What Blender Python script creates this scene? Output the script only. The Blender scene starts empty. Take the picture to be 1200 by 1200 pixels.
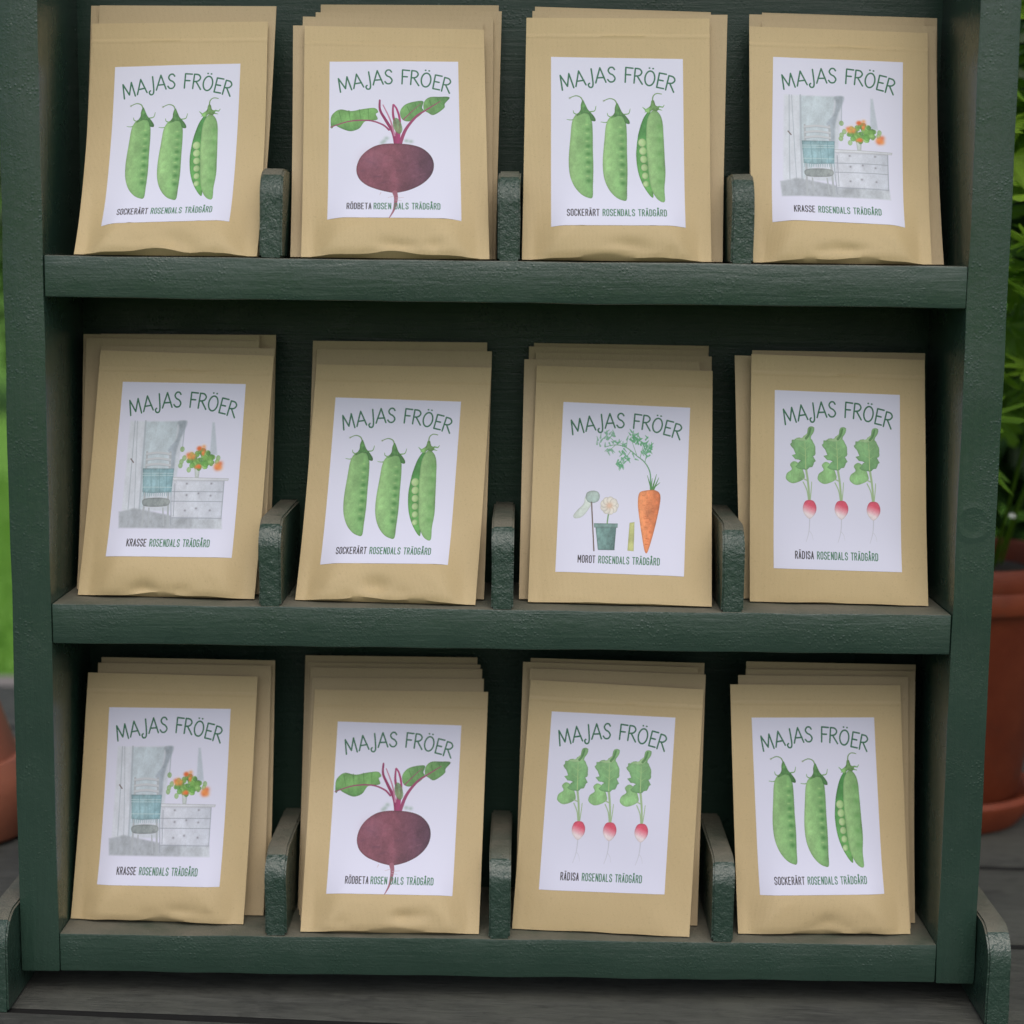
import bpy, bmesh, math, random
import numpy as np
from mathutils import Vector, Matrix, noise as mnoise

random.seed(7)
rng = np.random.default_rng(7)
sc = bpy.context.scene
col = sc.collection

# ------------------------------------------------------------------ camera
G = 0.0412                                   # deck level is z = 0; the lowest shelf top is G above it
CAM = np.array([0.01024, -1.10893, 0.42906 + G])
PITCH, YAW, ROLL, FPX = 0.13754, -0.00387, -0.01198, 2124.06
def cam_axes(pi, ya, ro):
    fw = np.array([math.sin(ya)*math.cos(pi), math.cos(ya)*math.cos(pi), -math.sin(pi)])
    r = np.cross(fw, [0, 0, 1]); r /= np.linalg.norm(r); d = np.cross(fw, r)
    c, s = math.cos(ro), math.sin(ro)
    return np.array([c*r + s*d, -s*r + c*d, fw])
AX = cam_axes(PITCH, YAW, ROLL)
cam_data = bpy.data.cameras.new('camera'); cam = bpy.data.objects.new('camera', cam_data); col.objects.link(cam)
m = Matrix.Identity(4)
for i in range(3):
    m[i][0], m[i][1], m[i][2], m[i][3] = AX[0][i], -AX[1][i], -AX[2][i], CAM[i]
cam.matrix_world = m
cam_data.sensor_width = 36; cam_data.lens = FPX/1200*36
cam_data.clip_start = 0.05; cam_data.clip_end = 400
cam_data.dof.use_dof = True; cam_data.dof.focus_distance = 1.145; cam_data.dof.aperture_fstop = 5.0
sc.camera = cam

# ------------------------------------------------------------------ light
SUN_EL, SUN_AZ = 52, 172                     # behind and above the camera, thin overcast
w = bpy.data.worlds.new('World'); sc.world = w; w.use_nodes = True
nt = w.node_tree; nt.nodes.clear()
sky = nt.nodes.new('ShaderNodeTexSky'); sky.sky_type = 'NISHITA'; sky.sun_disc = False
sky.sun_elevation = math.radians(SUN_EL); sky.sun_rotation = math.radians(SUN_AZ)
sky.air_density = 1.0; sky.dust_density = 4.0; sky.ozone_density = 1.0
hs = nt.nodes.new('ShaderNodeHueSaturation'); hs.inputs['Saturation'].default_value = 0.75   # cloud veil greys the blue
bg = nt.nodes.new('ShaderNodeBackground'); bg.inputs['Strength'].default_value = 0.13
wo = nt.nodes.new('ShaderNodeOutputWorld')
nt.links.new(sky.outputs[0], hs.inputs['Color']); nt.links.new(hs.outputs[0], bg.inputs['Color']); nt.links.new(bg.outputs[0], wo.inputs[0])
sun_d = bpy.data.lights.new('sun', 'SUN'); sun_d.energy = 1.0; sun_d.angle = math.radians(60); sun_d.color = (1.0, 0.97, 0.93)
sun = bpy.data.objects.new('sun', sun_d); col.objects.link(sun)
sd = Vector((math.sin(math.radians(SUN_AZ))*math.cos(math.radians(SUN_EL)), math.cos(math.radians(SUN_AZ))*math.cos(math.radians(SUN_EL)), math.sin(math.radians(SUN_EL))))
sun.rotation_euler = sd.to_track_quat('Z', 'Y').to_euler(); sun.location = sd*5
vs = sc.view_settings; vs.view_transform = 'Standard'; vs.look = 'None'; vs.gamma = 1; vs.use_curve_mapping = False
vs.exposure = -0.2

# ------------------------------------------------------------------ helpers
def ray(px, py): return AX.T @ np.array([(px-600)/FPX, (py-600)/FPX, 1.0])
def at(px, py, ax, val):                     # the point of a photo pixel's line of sight that lies in the plane axis = val
    d = ray(px, py); return CAM + d*((val-CAM[ax])/d[ax])
def tag(o, label=None, cat=None, group=None, kind=None):
    if label: o['label'] = label
    if cat: o['category'] = cat
    if group: o['group'] = group
    if kind: o['kind'] = kind
    return o
def empty(name, loc=(0, 0, 0)):
    o = bpy.data.objects.new(name, None); col.objects.link(o); o.location = loc; o.empty_display_size = .02; return o
def link(name, me, mat=None, parent=None):
    o = bpy.data.objects.new(name, me); col.objects.link(o)
    if mat and not me.materials: me.materials.append(mat)
    if parent:
        o.parent = parent
        o.matrix_parent_inverse = Matrix.Translation(parent.location).inverted() if parent.parent is None else Matrix.Identity(4)
    return o
def from_bm(name, bm, mat, parent=None, smooth=True):
    me = bpy.data.meshes.new(name); bmesh.ops.recalc_face_normals(bm, faces=bm.faces[:]); bm.to_mesh(me); bm.free()
    if smooth:
        for p in me.polygons: p.use_smooth = True
    return link(name, me, mat, parent)

class N:                                      # tiny node-graph builder
    def __init__(s, name):
        s.m = bpy.data.materials.new(name); s.m.use_nodes = True; s.t = s.m.node_tree
        s.b = s.t.nodes['Principled BSDF']; s.tc = s.t.nodes.new('ShaderNodeTexCoord')
    def n(s, typ, **kw):
        x = s.t.nodes.new('ShaderNode'+typ)
        for k, v in kw.items():
            if hasattr(x, k): setattr(x, k, v)
            else: x.inputs[k.replace('_', ' ')].default_value = v
        return x
    def l(s, a, b): s.t.links.new(a, b)
    def mapping(s, scale=(1, 1, 1), src='Object'):
        x = s.n('Mapping'); x.inputs['Scale'].default_value = scale; s.l(s.tc.outputs[src], x.inputs['Vector']); return x.outputs[0]
    def noise(s, vec, scale, detail=4, rough=.55, dist=0):
        x = s.n('TexNoise'); x.inputs['Scale'].default_value = scale; x.inputs['Detail'].default_value = detail
        x.inputs['Roughness'].default_value = rough; x.inputs['Distortion'].default_value = dist; s.l(vec, x.inputs['Vector']); return x.outputs['Fac']
    def ramp(s, fac, stops, interp='LINEAR'):
        x = s.n('ValToRGB'); x.color_ramp.interpolation = interp; e = x.color_ramp.elements
        while len(e) < len(stops): e.new(.5)
        for i, (p, c) in enumerate(stops):
            e[i].position = p; e[i].color = (*c, 1) if len(c) == 3 else c
        s.l(fac, x.inputs['Fac']); return x.outputs['Color']
    def mix(s, fac, a, b, mode='MIX'):
        x = s.n('MixRGB'); x.blend_type = mode
        for k, v in (('Fac', fac), ('Color1', a), ('Color2', b)):
            if hasattr(v, 'links'): s.l(v, x.inputs[k])
            else: x.inputs[k].default_value = v if k == 'Fac' else (*v, 1)
        return x.outputs[0]
    def math(s, op, a, b=0.0, c=0.0):
        x = s.n('Math'); x.operation = op
        for i, v in enumerate((a, b, c)):
            if hasattr(v, 'links'): s.l(v, x.inputs[i])
            else: x.inputs[i].default_value = v
        return x.outputs[0]
    def bump(s, h, strength, dist, prev=None):
        x = s.n('Bump'); x.inputs['Strength'].default_value = strength; x.inputs['Distance'].default_value = dist
        s.l(h, x.inputs['Height'])
        if prev: s.l(prev, x.inputs['Normal'])
        return x.outputs[0]
    def out(s, color=None, rough=None, normal=None, spec=None):
        for k, v in (('Base Color', color), ('Roughness', rough), ('Normal', normal), ('Specular IOR Level', spec)):
            if v is None: continue
            if hasattr(v, 'links'): s.l(v, s.b.inputs[k])
            else: s.b.inputs[k].default_value = (*v, 1) if k == 'Base Color' else v
        return s.m
G3 = lambda v: (v, v, v)

def paint_material(name, grain=(1, 1, 1), stipple=.35, dust=1.0, ring=None, dark=1.0, gloss=0.0, spec=.75):
    # brushed-on green outdoor paint: brush streaks, pimples, lumps, dust lying on what faces up
    a = N(name); geo = a.n('NewGeometry')
    v = a.mapping(); vg = a.mapping(grain)
    tone = a.noise(v, 9, 4); fine = a.noise(vg, 60, 5, .6)
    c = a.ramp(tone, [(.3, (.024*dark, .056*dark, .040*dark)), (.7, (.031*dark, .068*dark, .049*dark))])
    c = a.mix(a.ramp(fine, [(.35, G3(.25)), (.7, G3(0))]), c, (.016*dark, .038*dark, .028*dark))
    sep = a.n('SeparateXYZ'); a.l(geo.outputs['Normal'], sep.inputs[0])
    up = a.math('GREATER_THAN', sep.outputs['Z'], .8)
    dn = a.math('MULTIPLY', up, a.ramp(a.noise(v, 28, 6, .65), [(.30, G3(.35*dust)), (.62, G3(.95*dust))]))
    c = a.mix(dn, c, (.145, .135, .10))
    scr = a.ramp(a.noise(a.mapping((1, 1, 1)), 330, 2), [(.72, G3(0)), (.79, G3(.4))])
    c = a.mix(scr, c, (.13, .17, .15))
    h1 = a.noise(vg, 38, 6, .65, .6)
    h2 = a.noise(v, 190, 3, .6)
    vor = a.n('TexVoronoi'); vor.inputs['Scale'].default_value = 420; a.l(v, vor.inputs['Vector'])
    patch = a.ramp(a.noise(a.mapping((1.3, 1, 1.7)), 21, 4, .6), [(.46, G3(0)), (.66, G3(1))])
    lump = a.math('MULTIPLY', a.ramp(vor.outputs['Distance'], [(0, G3(1)), (.42, G3(0))]), patch)
    crk = a.math('MULTIPLY', a.noise(a.mapping((1, 1, 1)), 520, 3, .6, 1.2), a.ramp(a.noise(v, 17, 3), [(.4, G3(.15)), (.65, G3(1))]))
    nb = a.bump(h1, .22, .0020); nb = a.bump(h2, stipple*.6, .0012, nb); nb = a.bump(lump, .40, .0006, nb); nb = a.bump(crk, .55*(.4+stipple), .0008, nb)
    if ring:
        d = a.n('VectorMath'); d.operation = 'DISTANCE'; a.l(a.tc.outputs['Object'], d.inputs[0]); d.inputs[1].default_value = ring[:3]
        rr = a.math('ADD', d.outputs['Value'], a.math('MULTIPLY', a.noise(v, 60, 2), .002))
        hr = a.ramp(a.math('ABSOLUTE', a.math('SUBTRACT', rr, ring[3])), [(0, G3(1)), (.0009, G3(0))])
        nb = a.bump(hr, .30, .0007, nb)
    rg = a.ramp(a.noise(v, 45, 3), [(.3, G3(.24-gloss)), (.7, G3(.38-gloss))])
    rg = a.mix(dn, rg, G3(.85))
    return a.out(c, rg, nb, spec)

M_side = paint_material('green_paint_upright', (6, 6, .5), stipple=.28, gloss=.07)
M_shelf = paint_material('green_paint_shelf', (.5, 6, 6))
M_end = paint_material('green_paint_end_grain', (3, 3, 3), stipple=1.5)
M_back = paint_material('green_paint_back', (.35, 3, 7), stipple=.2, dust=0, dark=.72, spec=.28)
def kraft(name, c0, c1):
    a = N(name); uvm = a.mapping((1, 1, 1), 'UV'); v = a.mapping()
    rib = a.n('TexWave'); rib.wave_type = 'BANDS'; rib.bands_direction = 'X'; rib.inputs['Scale'].default_value = 46
    rib.inputs['Distortion'].default_value = 1.2; rib.inputs['Detail'].default_value = 2; rib.inputs['Detail Scale'].default_value = 3; a.l(uvm, rib.inputs['Vector'])
    fib = a.noise(a.mapping((700, 1400, 1), 'UV'), .35, 3, .6)
    sp = a.noise(a.mapping((1, 1, 1)), 900, 2, .5)
    c = a.ramp(a.noise(v, 14, 3), [(.3, c0), (.7, c1)])
    c = a.mix(a.ramp(fib, [(.3, G3(.42)), (.62, G3(0))]), c, tuple(x*.70 for x in c0))
    c = a.mix(a.ramp(sp, [(.62, G3(0)), (.72, G3(.3))]), c, tuple(x*.6 for x in c0))
    c = a.mix(a.ramp(rib.outputs['Fac'], [(0, G3(.20)), (1, G3(0))]), c, tuple(x*.75 for x in c0))
    nb = a.bump(rib.outputs['Fac'], .25, .0004); nb = a.bump(a.noise(v, 60, 3), .12, .002, nb)
    return a.out(c, .5, nb, .35)
M_kraft = kraft('kraft_paper', (.58, .45, .245), (.64, .50, .28))
M_kraft_back = kraft('kraft_paper_dull', (.50, .39, .23), (.55, .43, .26))  # darker, duller kraft for the packets behind the front ones

# ------------------------------------------------------------------ setting
def wood_material():
    a = N('weathered_deck'); v = a.mapping((3.5, 16, 16)); oi = a.n('ObjectInfo')
    off = a.n('VectorMath'); off.operation = 'ADD'; a.l(v, off.inputs[0]); a.l(oi.outputs['Random'], off.inputs[1])
    g = a.noise(off.outputs[0], 9, 8, .7, .8); g2 = a.noise(a.mapping((2, 40, 40)), 12, 5, .7)
    c = a.ramp(g, [(.28, (.040, .042, .038)), (.5, (.075, .078, .070)), (.75, (.12, .122, .11))])
    c = a.mix(a.ramp(a.noise(a.mapping(), 9, 6, .7), [(.42, G3(0)), (.68, G3(.65))]), c, (.115, .12, .10))
    c = a.mix(a.ramp(a.noise(a.mapping((1, 1.6, 1)), 34, 5, .7), [(.58, G3(0)), (.72, G3(.7))]), c, (.030, .031, .028))
    c = a.mix(a.ramp(g2, [(.55, G3(0)), (.75, G3(.5))]), c, (.035, .035, .032))
    nb = a.bump(g, .4, .004); nb = a.bump(g2, .35, .002, nb)
    return a.out(c, .75, nb, .3)
M_deck = wood_material()
deck = tag(empty('deck'), kind='structure')
DA = math.radians(-3.3); DC = Vector((math.cos(DA), math.sin(DA), 0)); DN = Vector((-math.sin(DA), math.cos(DA), 0))
def noisy_box(x0, x1, y0, y1, z0, z1, bev=.002, cuts=12, amp=.0004, axis=0, seed=0, nscale=30):
    bm = bmesh.new(); bmesh.ops.create_cube(bm, size=1)
    for vv in bm.verts: vv.co = Vector((x0+(vv.co.x+.5)*(x1-x0), y0+(vv.co.y+.5)*(y1-y0), z0+(vv.co.z+.5)*(z1-z0)))
    if bev: bmesh.ops.bevel(bm, geom=bm.edges[:], offset=bev, segments=2, affect='EDGES', profile=.6)
    lo, hi = ((x0, x1), (y0, y1), (z0, z1))[axis]; no = [0, 0, 0]; no[axis] = 1
    for k in range(1, cuts):
        pc = [0, 0, 0]; pc[axis] = lo+(hi-lo)*k/cuts
        bmesh.ops.bisect_plane(bm, geom=bm.verts[:]+bm.edges[:]+bm.faces[:], plane_co=pc, plane_no=no)
    for vv in bm.verts:
        vv.co += mnoise.noise_vector(vv.co*nscale+Vector((seed*3.1, seed*1.7, 0)))*amp
    return bm
def flat_smooth(o, ang=40):
    me = o.data
    for p in me.polygons: p.use_smooth = True
    bm = bmesh.new(); bm.from_mesh(me)
    for e in bm.edges:
        if len(e.link_faces) == 2 and e.calc_face_angle(0) > math.radians(ang): e.smooth = False
    bm.to_mesh(me); bm.free()
    return o
PITCHW = .170; first = -.062
for k in range(-13, 5):
    bm = noisy_box(-1.7, 1.7, -PITCHW/2+.0042, PITCHW/2-.0042, -.028, 0, .0025, 20, .0012, 0, k, 6)
    o = from_bm('plank', bm, M_deck, deck); flat_smooth(o)
    base = Vector((.38, first+(k+.5)*PITCHW, 0)); base = base - DC*.38
    o.matrix_world = Matrix.Translation(Vector((base.x, base.y, -.0012 + (k % 3)*.0004))) @ Matrix.Rotation(DA, 4, 'Z')

a = N('gap_shade'); M_gap_shade = a.out(a.ramp(a.noise(a.mapping(), 120, 4), [(.3, (.002, .002, .002)), (.7, (.006, .006, .005))]), .95)
for k in range(-13, 6):                       # near-black strips added in the plank gaps, their colour stands for the shade
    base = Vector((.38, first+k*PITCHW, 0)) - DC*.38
    o = from_bm('gap_shade', noisy_box(-1.69, 1.69, -.0040, .0040, -.026, -.0016, 0, 60, .0006, 0, k, 40), M_gap_shade, deck)
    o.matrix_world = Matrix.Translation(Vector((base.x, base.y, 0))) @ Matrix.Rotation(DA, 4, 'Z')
a = N('lawn_soil'); v = a.mapping()
M_lawn = a.out(a.ramp(a.noise(v, 3, 5), [(.3, (.15, .33, .05)), (.7, (.20, .42, .065))]), .9, a.bump(a.noise(v, 60, 4), .6, .01), .2)
a = N('pale_paving'); v = a.mapping()
M_path = a.out(a.ramp(a.noise(v, 14, 6), [(.3, (.27, .24, .22)), (.7, (.36, .33, .31))]), .85, a.bump(a.noise(v, 80, 4), .4, .003), .3)
def sheet(name, pts, z, mat, kind='structure'):
    bm = bmesh.new(); bm.faces.new([bm.verts.new((x, y, z)) for x, y in pts]); o = from_bm(name, bm, mat); tag(o, kind=kind); return o
sheet('lawn', [(-60, -60), (60, -60), (60, 60), (-60, 60)], -.075, M_lawn)
pv = noisy_box(-3, 3, .73, 1.02, -.07, -.03, .004, 16, .001, 0, 3, 5)
tag(from_bm('path', pv, M_path), kind='structure')

def leaf_color(name, cols, rough=.45, trans=.25):
    a = N(name); oi = a.n('ObjectInfo'); at_ = a.n('Attribute'); at_.attribute_name = 'tint'
    f = a.math('FRACT', a.math('ADD', oi.outputs['Random'], at_.outputs['Fac']))
    c = a.ramp(f, [(i/(len(cols)-1), cc) for i, cc in enumerate(cols)])
    c = a.mix(a.ramp(a.noise(a.mapping(), 40, 3), [(.35, G3(0)), (.7, G3(.35))]), c, tuple(x*.6 for x in cols[0]))
    a.out(c, rough, a.bump(a.noise(a.mapping(), 160, 3), .25, .002), .4)
    tr = a.n('BsdfTranslucent'); a.l(c, tr.inputs['Color']); ms = a.n('MixShader'); ms.inputs[0].default_value = trans
    o = a.t.nodes['Material Output']; a.l(a.b.outputs[0], ms.inputs[1]); a.l(tr.outputs[0], ms.inputs[2]); a.l(ms.outputs[0], o.inputs['Surface'])
    return a.m
M_grass = leaf_color('grass_blade', [(.17, .38, .05), (.22, .46, .07), (.28, .52, .09)], .5, .3)
M_leaf = leaf_color('plant_leaf', [(.14, .29, .024), (.22, .42, .034), (.34, .55, .055)], .42, .45)
M_shrub = leaf_color('shrub_leaf', [(.022, .065, .012), (.035, .095, .018), (.06, .135, .025)], .5, .25)
M_bush2 = leaf_color('light_bush_leaf', [(.10, .22, .04), (.16, .30, .06), (.24, .34, .05)], .5, .3)

def blades(name, n, xr, yr, z, hgt, mat):
    vs_, fs, tint = [], [], []
    for i in range(n):
        x = random.uniform(*xr); y = random.uniform(*yr); h = hgt*random.uniform(.6, 1.3); a_ = random.uniform(0, 6.28); wd = .0022
        lx, ly = random.gauss(0, .4)*h, random.gauss(0, .4)*h; dx, dy = math.cos(a_)*wd, math.sin(a_)*wd; b = len(vs_)
        vs_ += [(x-dx, y-dy, z), (x+dx, y+dy, z), (x+lx*.4+dx*.7, y+ly*.4+dy*.7, z+h*.6), (x+lx*.4-dx*.7, y+ly*.4-dy*.7, z+h*.6), (x+lx, y+ly, z+h)]
        fs += [(b, b+1, b+2, b+3), (b+3, b+2, b+4)]; tint += [random.random()]*5
    me = bpy.data.meshes.new(name); me.from_pydata(vs_, [], fs)
    me.attributes.new('tint', 'FLOAT', 'POINT').data.foreach_set('value', tint)
    return link(name, me, mat)
tag(blades('grass', 26000, (-2.4, 1.6), (1.03, 3.2), -.076, .045, M_grass), 'short bright green grass growing behind the pale paving', 'grass', kind='stuff')

def foliage(n, c, r, size, rnd):
    # leaf-shaped faces scattered over clumps inside an uneven volume
    vs_, fs, tint = [], [], []
    clumps = []
    for i in range(70):
        d = Vector((rnd.gauss(0, 1), rnd.gauss(0, 1), rnd.gauss(0, 1))).normalized()*rnd.uniform(.35, 1.0)
        clumps.append((Vector((c[0]+d.x*r[0], c[1]+d.y*r[1], max(c[2]+d.z*r[2], .03))), rnd.uniform(.22, .42)*min(r)))
    for i in range(n):
        cc, cr = rnd.choice(clumps)
        p = cc+Vector((rnd.gauss(0, 1), rnd.gauss(0, 1), rnd.gauss(0, 1))).normalized()*cr*rnd.uniform(.5, 1.1)
        if p.z < .01: continue
        t = Vector((rnd.gauss(0, 1), rnd.gauss(0, 1), rnd.gauss(-.2, .6))).normalized(); s_ = t.cross(Vector((rnd.gauss(0, .4), rnd.gauss(0, .4), 1))).normalized(); nn = t.cross(s_)
        L = size*rnd.uniform(.6, 1.3); b = len(vs_)
        vs_ += [p, p+t*L*.4+s_*L*.28+nn*L*.06, p+t*L, p+t*L*.4-s_*L*.28+nn*L*.06]
        fs += [(b, b+1, b+2), (b, b+2, b+3)]; tint += [rnd.random()*.5]*4
    me = bpy.data.meshes.new('foliage'); me.from_pydata(vs_, [], fs)
    me.attributes.new('tint', 'FLOAT', 'POINT').data.foreach_set('value', tint)
    return me
a = N('bark'); M_bark = a.out(a.ramp(a.noise(a.mapping((4, 4, 1)), 40, 4), [(.3, (.06, .05, .035)), (.7, (.11, .10, .06))]), .8)
def tube_mesh(name, paths, seg=7):
    bm = bmesh.new()
    for pts in paths:
        rings = []
        for i, (p, r) in enumerate(pts):
            p = Vector(p); q = Vector(pts[min(i+1, len(pts)-1)][0])-Vector(pts[max(i-1, 0)][0]); q.normalize()
            s_ = q.orthogonal().normalized(); t_ = q.cross(s_)
            rings.append([bm.verts.new(p+s_*r*math.cos(k*6.2832/seg)+t_*r*math.sin(k*6.2832/seg)) for k in range(seg)])
        for A, B in zip(rings, rings[1:]):
            for k in range(seg): bm.faces.new((A[k], A[(k+1) % seg], B[(k+1) % seg], B[k]))
        bm.faces.new(rings[0][::-1]); bm.faces.new(rings[-1])
    return bm
def shrub(name, label, c, r, size, n, mat, seed):
    rnd = random.Random(seed); root = tag(empty(name, (c[0], c[1], -.07)), label, 'shrub')
    f = link('crown', foliage(n, c, r, size, rnd), mat, root); f['kind'] = 'stuff'
    ps = []
    for i in range(9):
        e = Vector((c[0]+rnd.uniform(-.7, .7)*r[0], c[1]+rnd.uniform(-.7, .7)*r[1], c[2]+rnd.uniform(.1, .7)*r[2]))
        b = Vector((c[0]+rnd.uniform(-.05, .05), c[1]+rnd.uniform(-.05, .05), -.08)); mid = (b+e)/2+Vector((0, 0, .1*r[2]))
        ps.append([(b, .012), (mid, .008), (e, .003)])
    from_bm('trunk', tube_mesh('trunk', ps), M_bark, root)
shrub('shrub', 'dark leafy shrub growing behind the potted plant', (1.0, 1.40, .55), (.75, .30, .75), .06, 34000, M_shrub, 3)
shrub('shrub', 'pale yellow green shrub at the far side of the lawn', (-2.35, 5.2, .95), (1.3, .6, 1.1), .10, 9000, M_bush2, 5)

# ------------------------------------------------------------------ the rack
D, Z = .0985, {1: .42905+G, 2: .21424+G, 3: G}; T = .0252; AI, BO = .28, .3052; RTOP = .80
rack = tag(empty('seed_rack', (0, .05, 0)), 'dark green painted wooden rack with three shelves full of seed packets', 'rack')
ringp = at(1141, 613, 1, 0)
M_side_r = paint_material('green_paint_upright_ring', (6, 6, .5), stipple=.28, gloss=.07, ring=(ringp[0], 0, ringp[2], .0105))
GAP = .0005
for sgn, mat in ((-1, M_side), (1, M_side_r)):
    x0, x1 = sorted((sgn*(AI+GAP), sgn*BO))
    flat_smooth(from_bm('side_board', noisy_box(x0, x1, 0, D+.012, Z[3]-T-.0004, RTOP, .0013, 60, .0006, 2, sgn+3, 22), mat, rack))
for k in (1, 2, 3):
    flat_smooth(from_bm('shelf', noisy_box(-AI, AI, 0, D, Z[k]-T, Z[k], .0012, 60, .0006, 0, k*5, 24), M_shelf, rack))
flat_smooth(from_bm('top_board', noisy_box(-AI, AI, .002, D, RTOP-.03, RTOP-.005, .0012, 30, .0005, 0, 9, 24), M_shelf, rack))
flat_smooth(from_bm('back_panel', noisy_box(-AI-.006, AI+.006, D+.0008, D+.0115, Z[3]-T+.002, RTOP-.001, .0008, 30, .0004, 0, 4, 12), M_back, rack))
def profile_board(x0, x1, y0, y1, z0, z1, r, seed):
    pts = [(y1, z0), (y0, z0)] + [(y0+r-r*math.cos(t), z1-r+r*math.sin(t)) for t in [i/12*math.pi/2 for i in range(13)]] + [(y1, z1)]
    bm = bmesh.new()
    f = bm.faces.new([bm.verts.new((x0, y, z)) for y, z in pts]); e = bmesh.ops.extrude_face_region(bm, geom=[f])
    for g in e['geom']:
        if isinstance(g, bmesh.types.BMVert): g.co.x = x1
    rim = [ed for ed in bm.edges if abs(ed.verts[0].co.x-ed.verts[1].co.x) < 1e-6]
    bmesh.ops.bevel(bm, geom=rim, offset=.0012, segments=2, affect='EDGES')
    for q in range(1, 7):
        zc = z0+(z1-z0)*q/7
        bmesh.ops.bisect_plane(bm, geom=bm.verts[:]+bm.edges[:]+bm.faces[:], plane_co=(0, 0, zc), plane_no=(0, 0, 1))
    for vv in bm.verts: vv.co += mnoise.noise_vector(vv.co*45+Vector((seed*2.3, 0, 0)))*.0006
    return bm
TH = .0137; DIVX = {}
for k, pxs in ((1, (317, 596.5, 871)), (2, (315.5, 589, 860)), (3, (322.5, 585.5, 848))):
    DIVX[k] = []
    for i, px in enumerate(pxs):
        x = at(px, {1: 250, 2: 660, 3: 1050}[k], 1, 0)[0]; DIVX[k].append(x)
        flat_smooth(from_bm('divider', profile_board(x-TH/2, x+TH/2, .0008, D-.0005, Z[k]+.0002, Z[k]+.0545, .019, k*7+i), M_end, rack), 50)
for sgn in (-1, 1):
    x0, x1 = sorted((sgn*(BO+.0006), sgn*(BO+.0150)))
    flat_smooth(from_bm('foot', profile_board(x0, x1, -.0285, D+.045, .0003, .0620, .021, sgn+30), M_end, rack), 50)

# ------------------------------------------------------------------ printed labels (flat print, drawn into an in-memory image)
IW, IH = 768, 1024; AR = IH/IW               # label space: x 0..1, y 0..AR downwards
def vnoise(n, seed):
    r = np.random.default_rng(seed).random((n+2, n+2)); ys = np.linspace(0, n, IH); xs = np.linspace(0, n, IW)
    yi = ys.astype(int); xi = xs.astype(int); fy = (ys-yi)[:, None]; fx = (xs-xi)[None]; fy = fy*fy*(3-2*fy); fx = fx*fx*(3-2*fx)
    A = r[yi][:, xi]; B = r[yi][:, xi+1]; C_ = r[yi+1][:, xi]; D_ = r[yi+1][:, xi+1]
    return (A*(1-fx)+B*fx)*(1-fy)+(C_*(1-fx)+D_*fx)*fy
NZ = vnoise(14, 1)*.5+vnoise(40, 2)*.3+vnoise(110, 3)*.2; NF = vnoise(240, 4)
def spline(p, closed=False, n=8):
    p = [np.array(q, float) for q in p]; m_ = len(p); o = []
    for i in range(m_ if closed else m_-1):
        if closed: a_, b, c, d = p[(i-1) % m_], p[i], p[(i+1) % m_], p[(i+2) % m_]
        else: a_, b, c, d = p[max(i-1, 0)], p[i], p[i+1], p[min(i+2, m_-1)]
        for k in range(n):
            t = k/n; o.append(.5*((2*b)+(-a_+c)*t+(2*a_-5*b+4*c-d)*t*t+(-a_+3*b-3*c+d)*t**3))
    if not closed: o.append(p[-1])
    return np.array(o)
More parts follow.
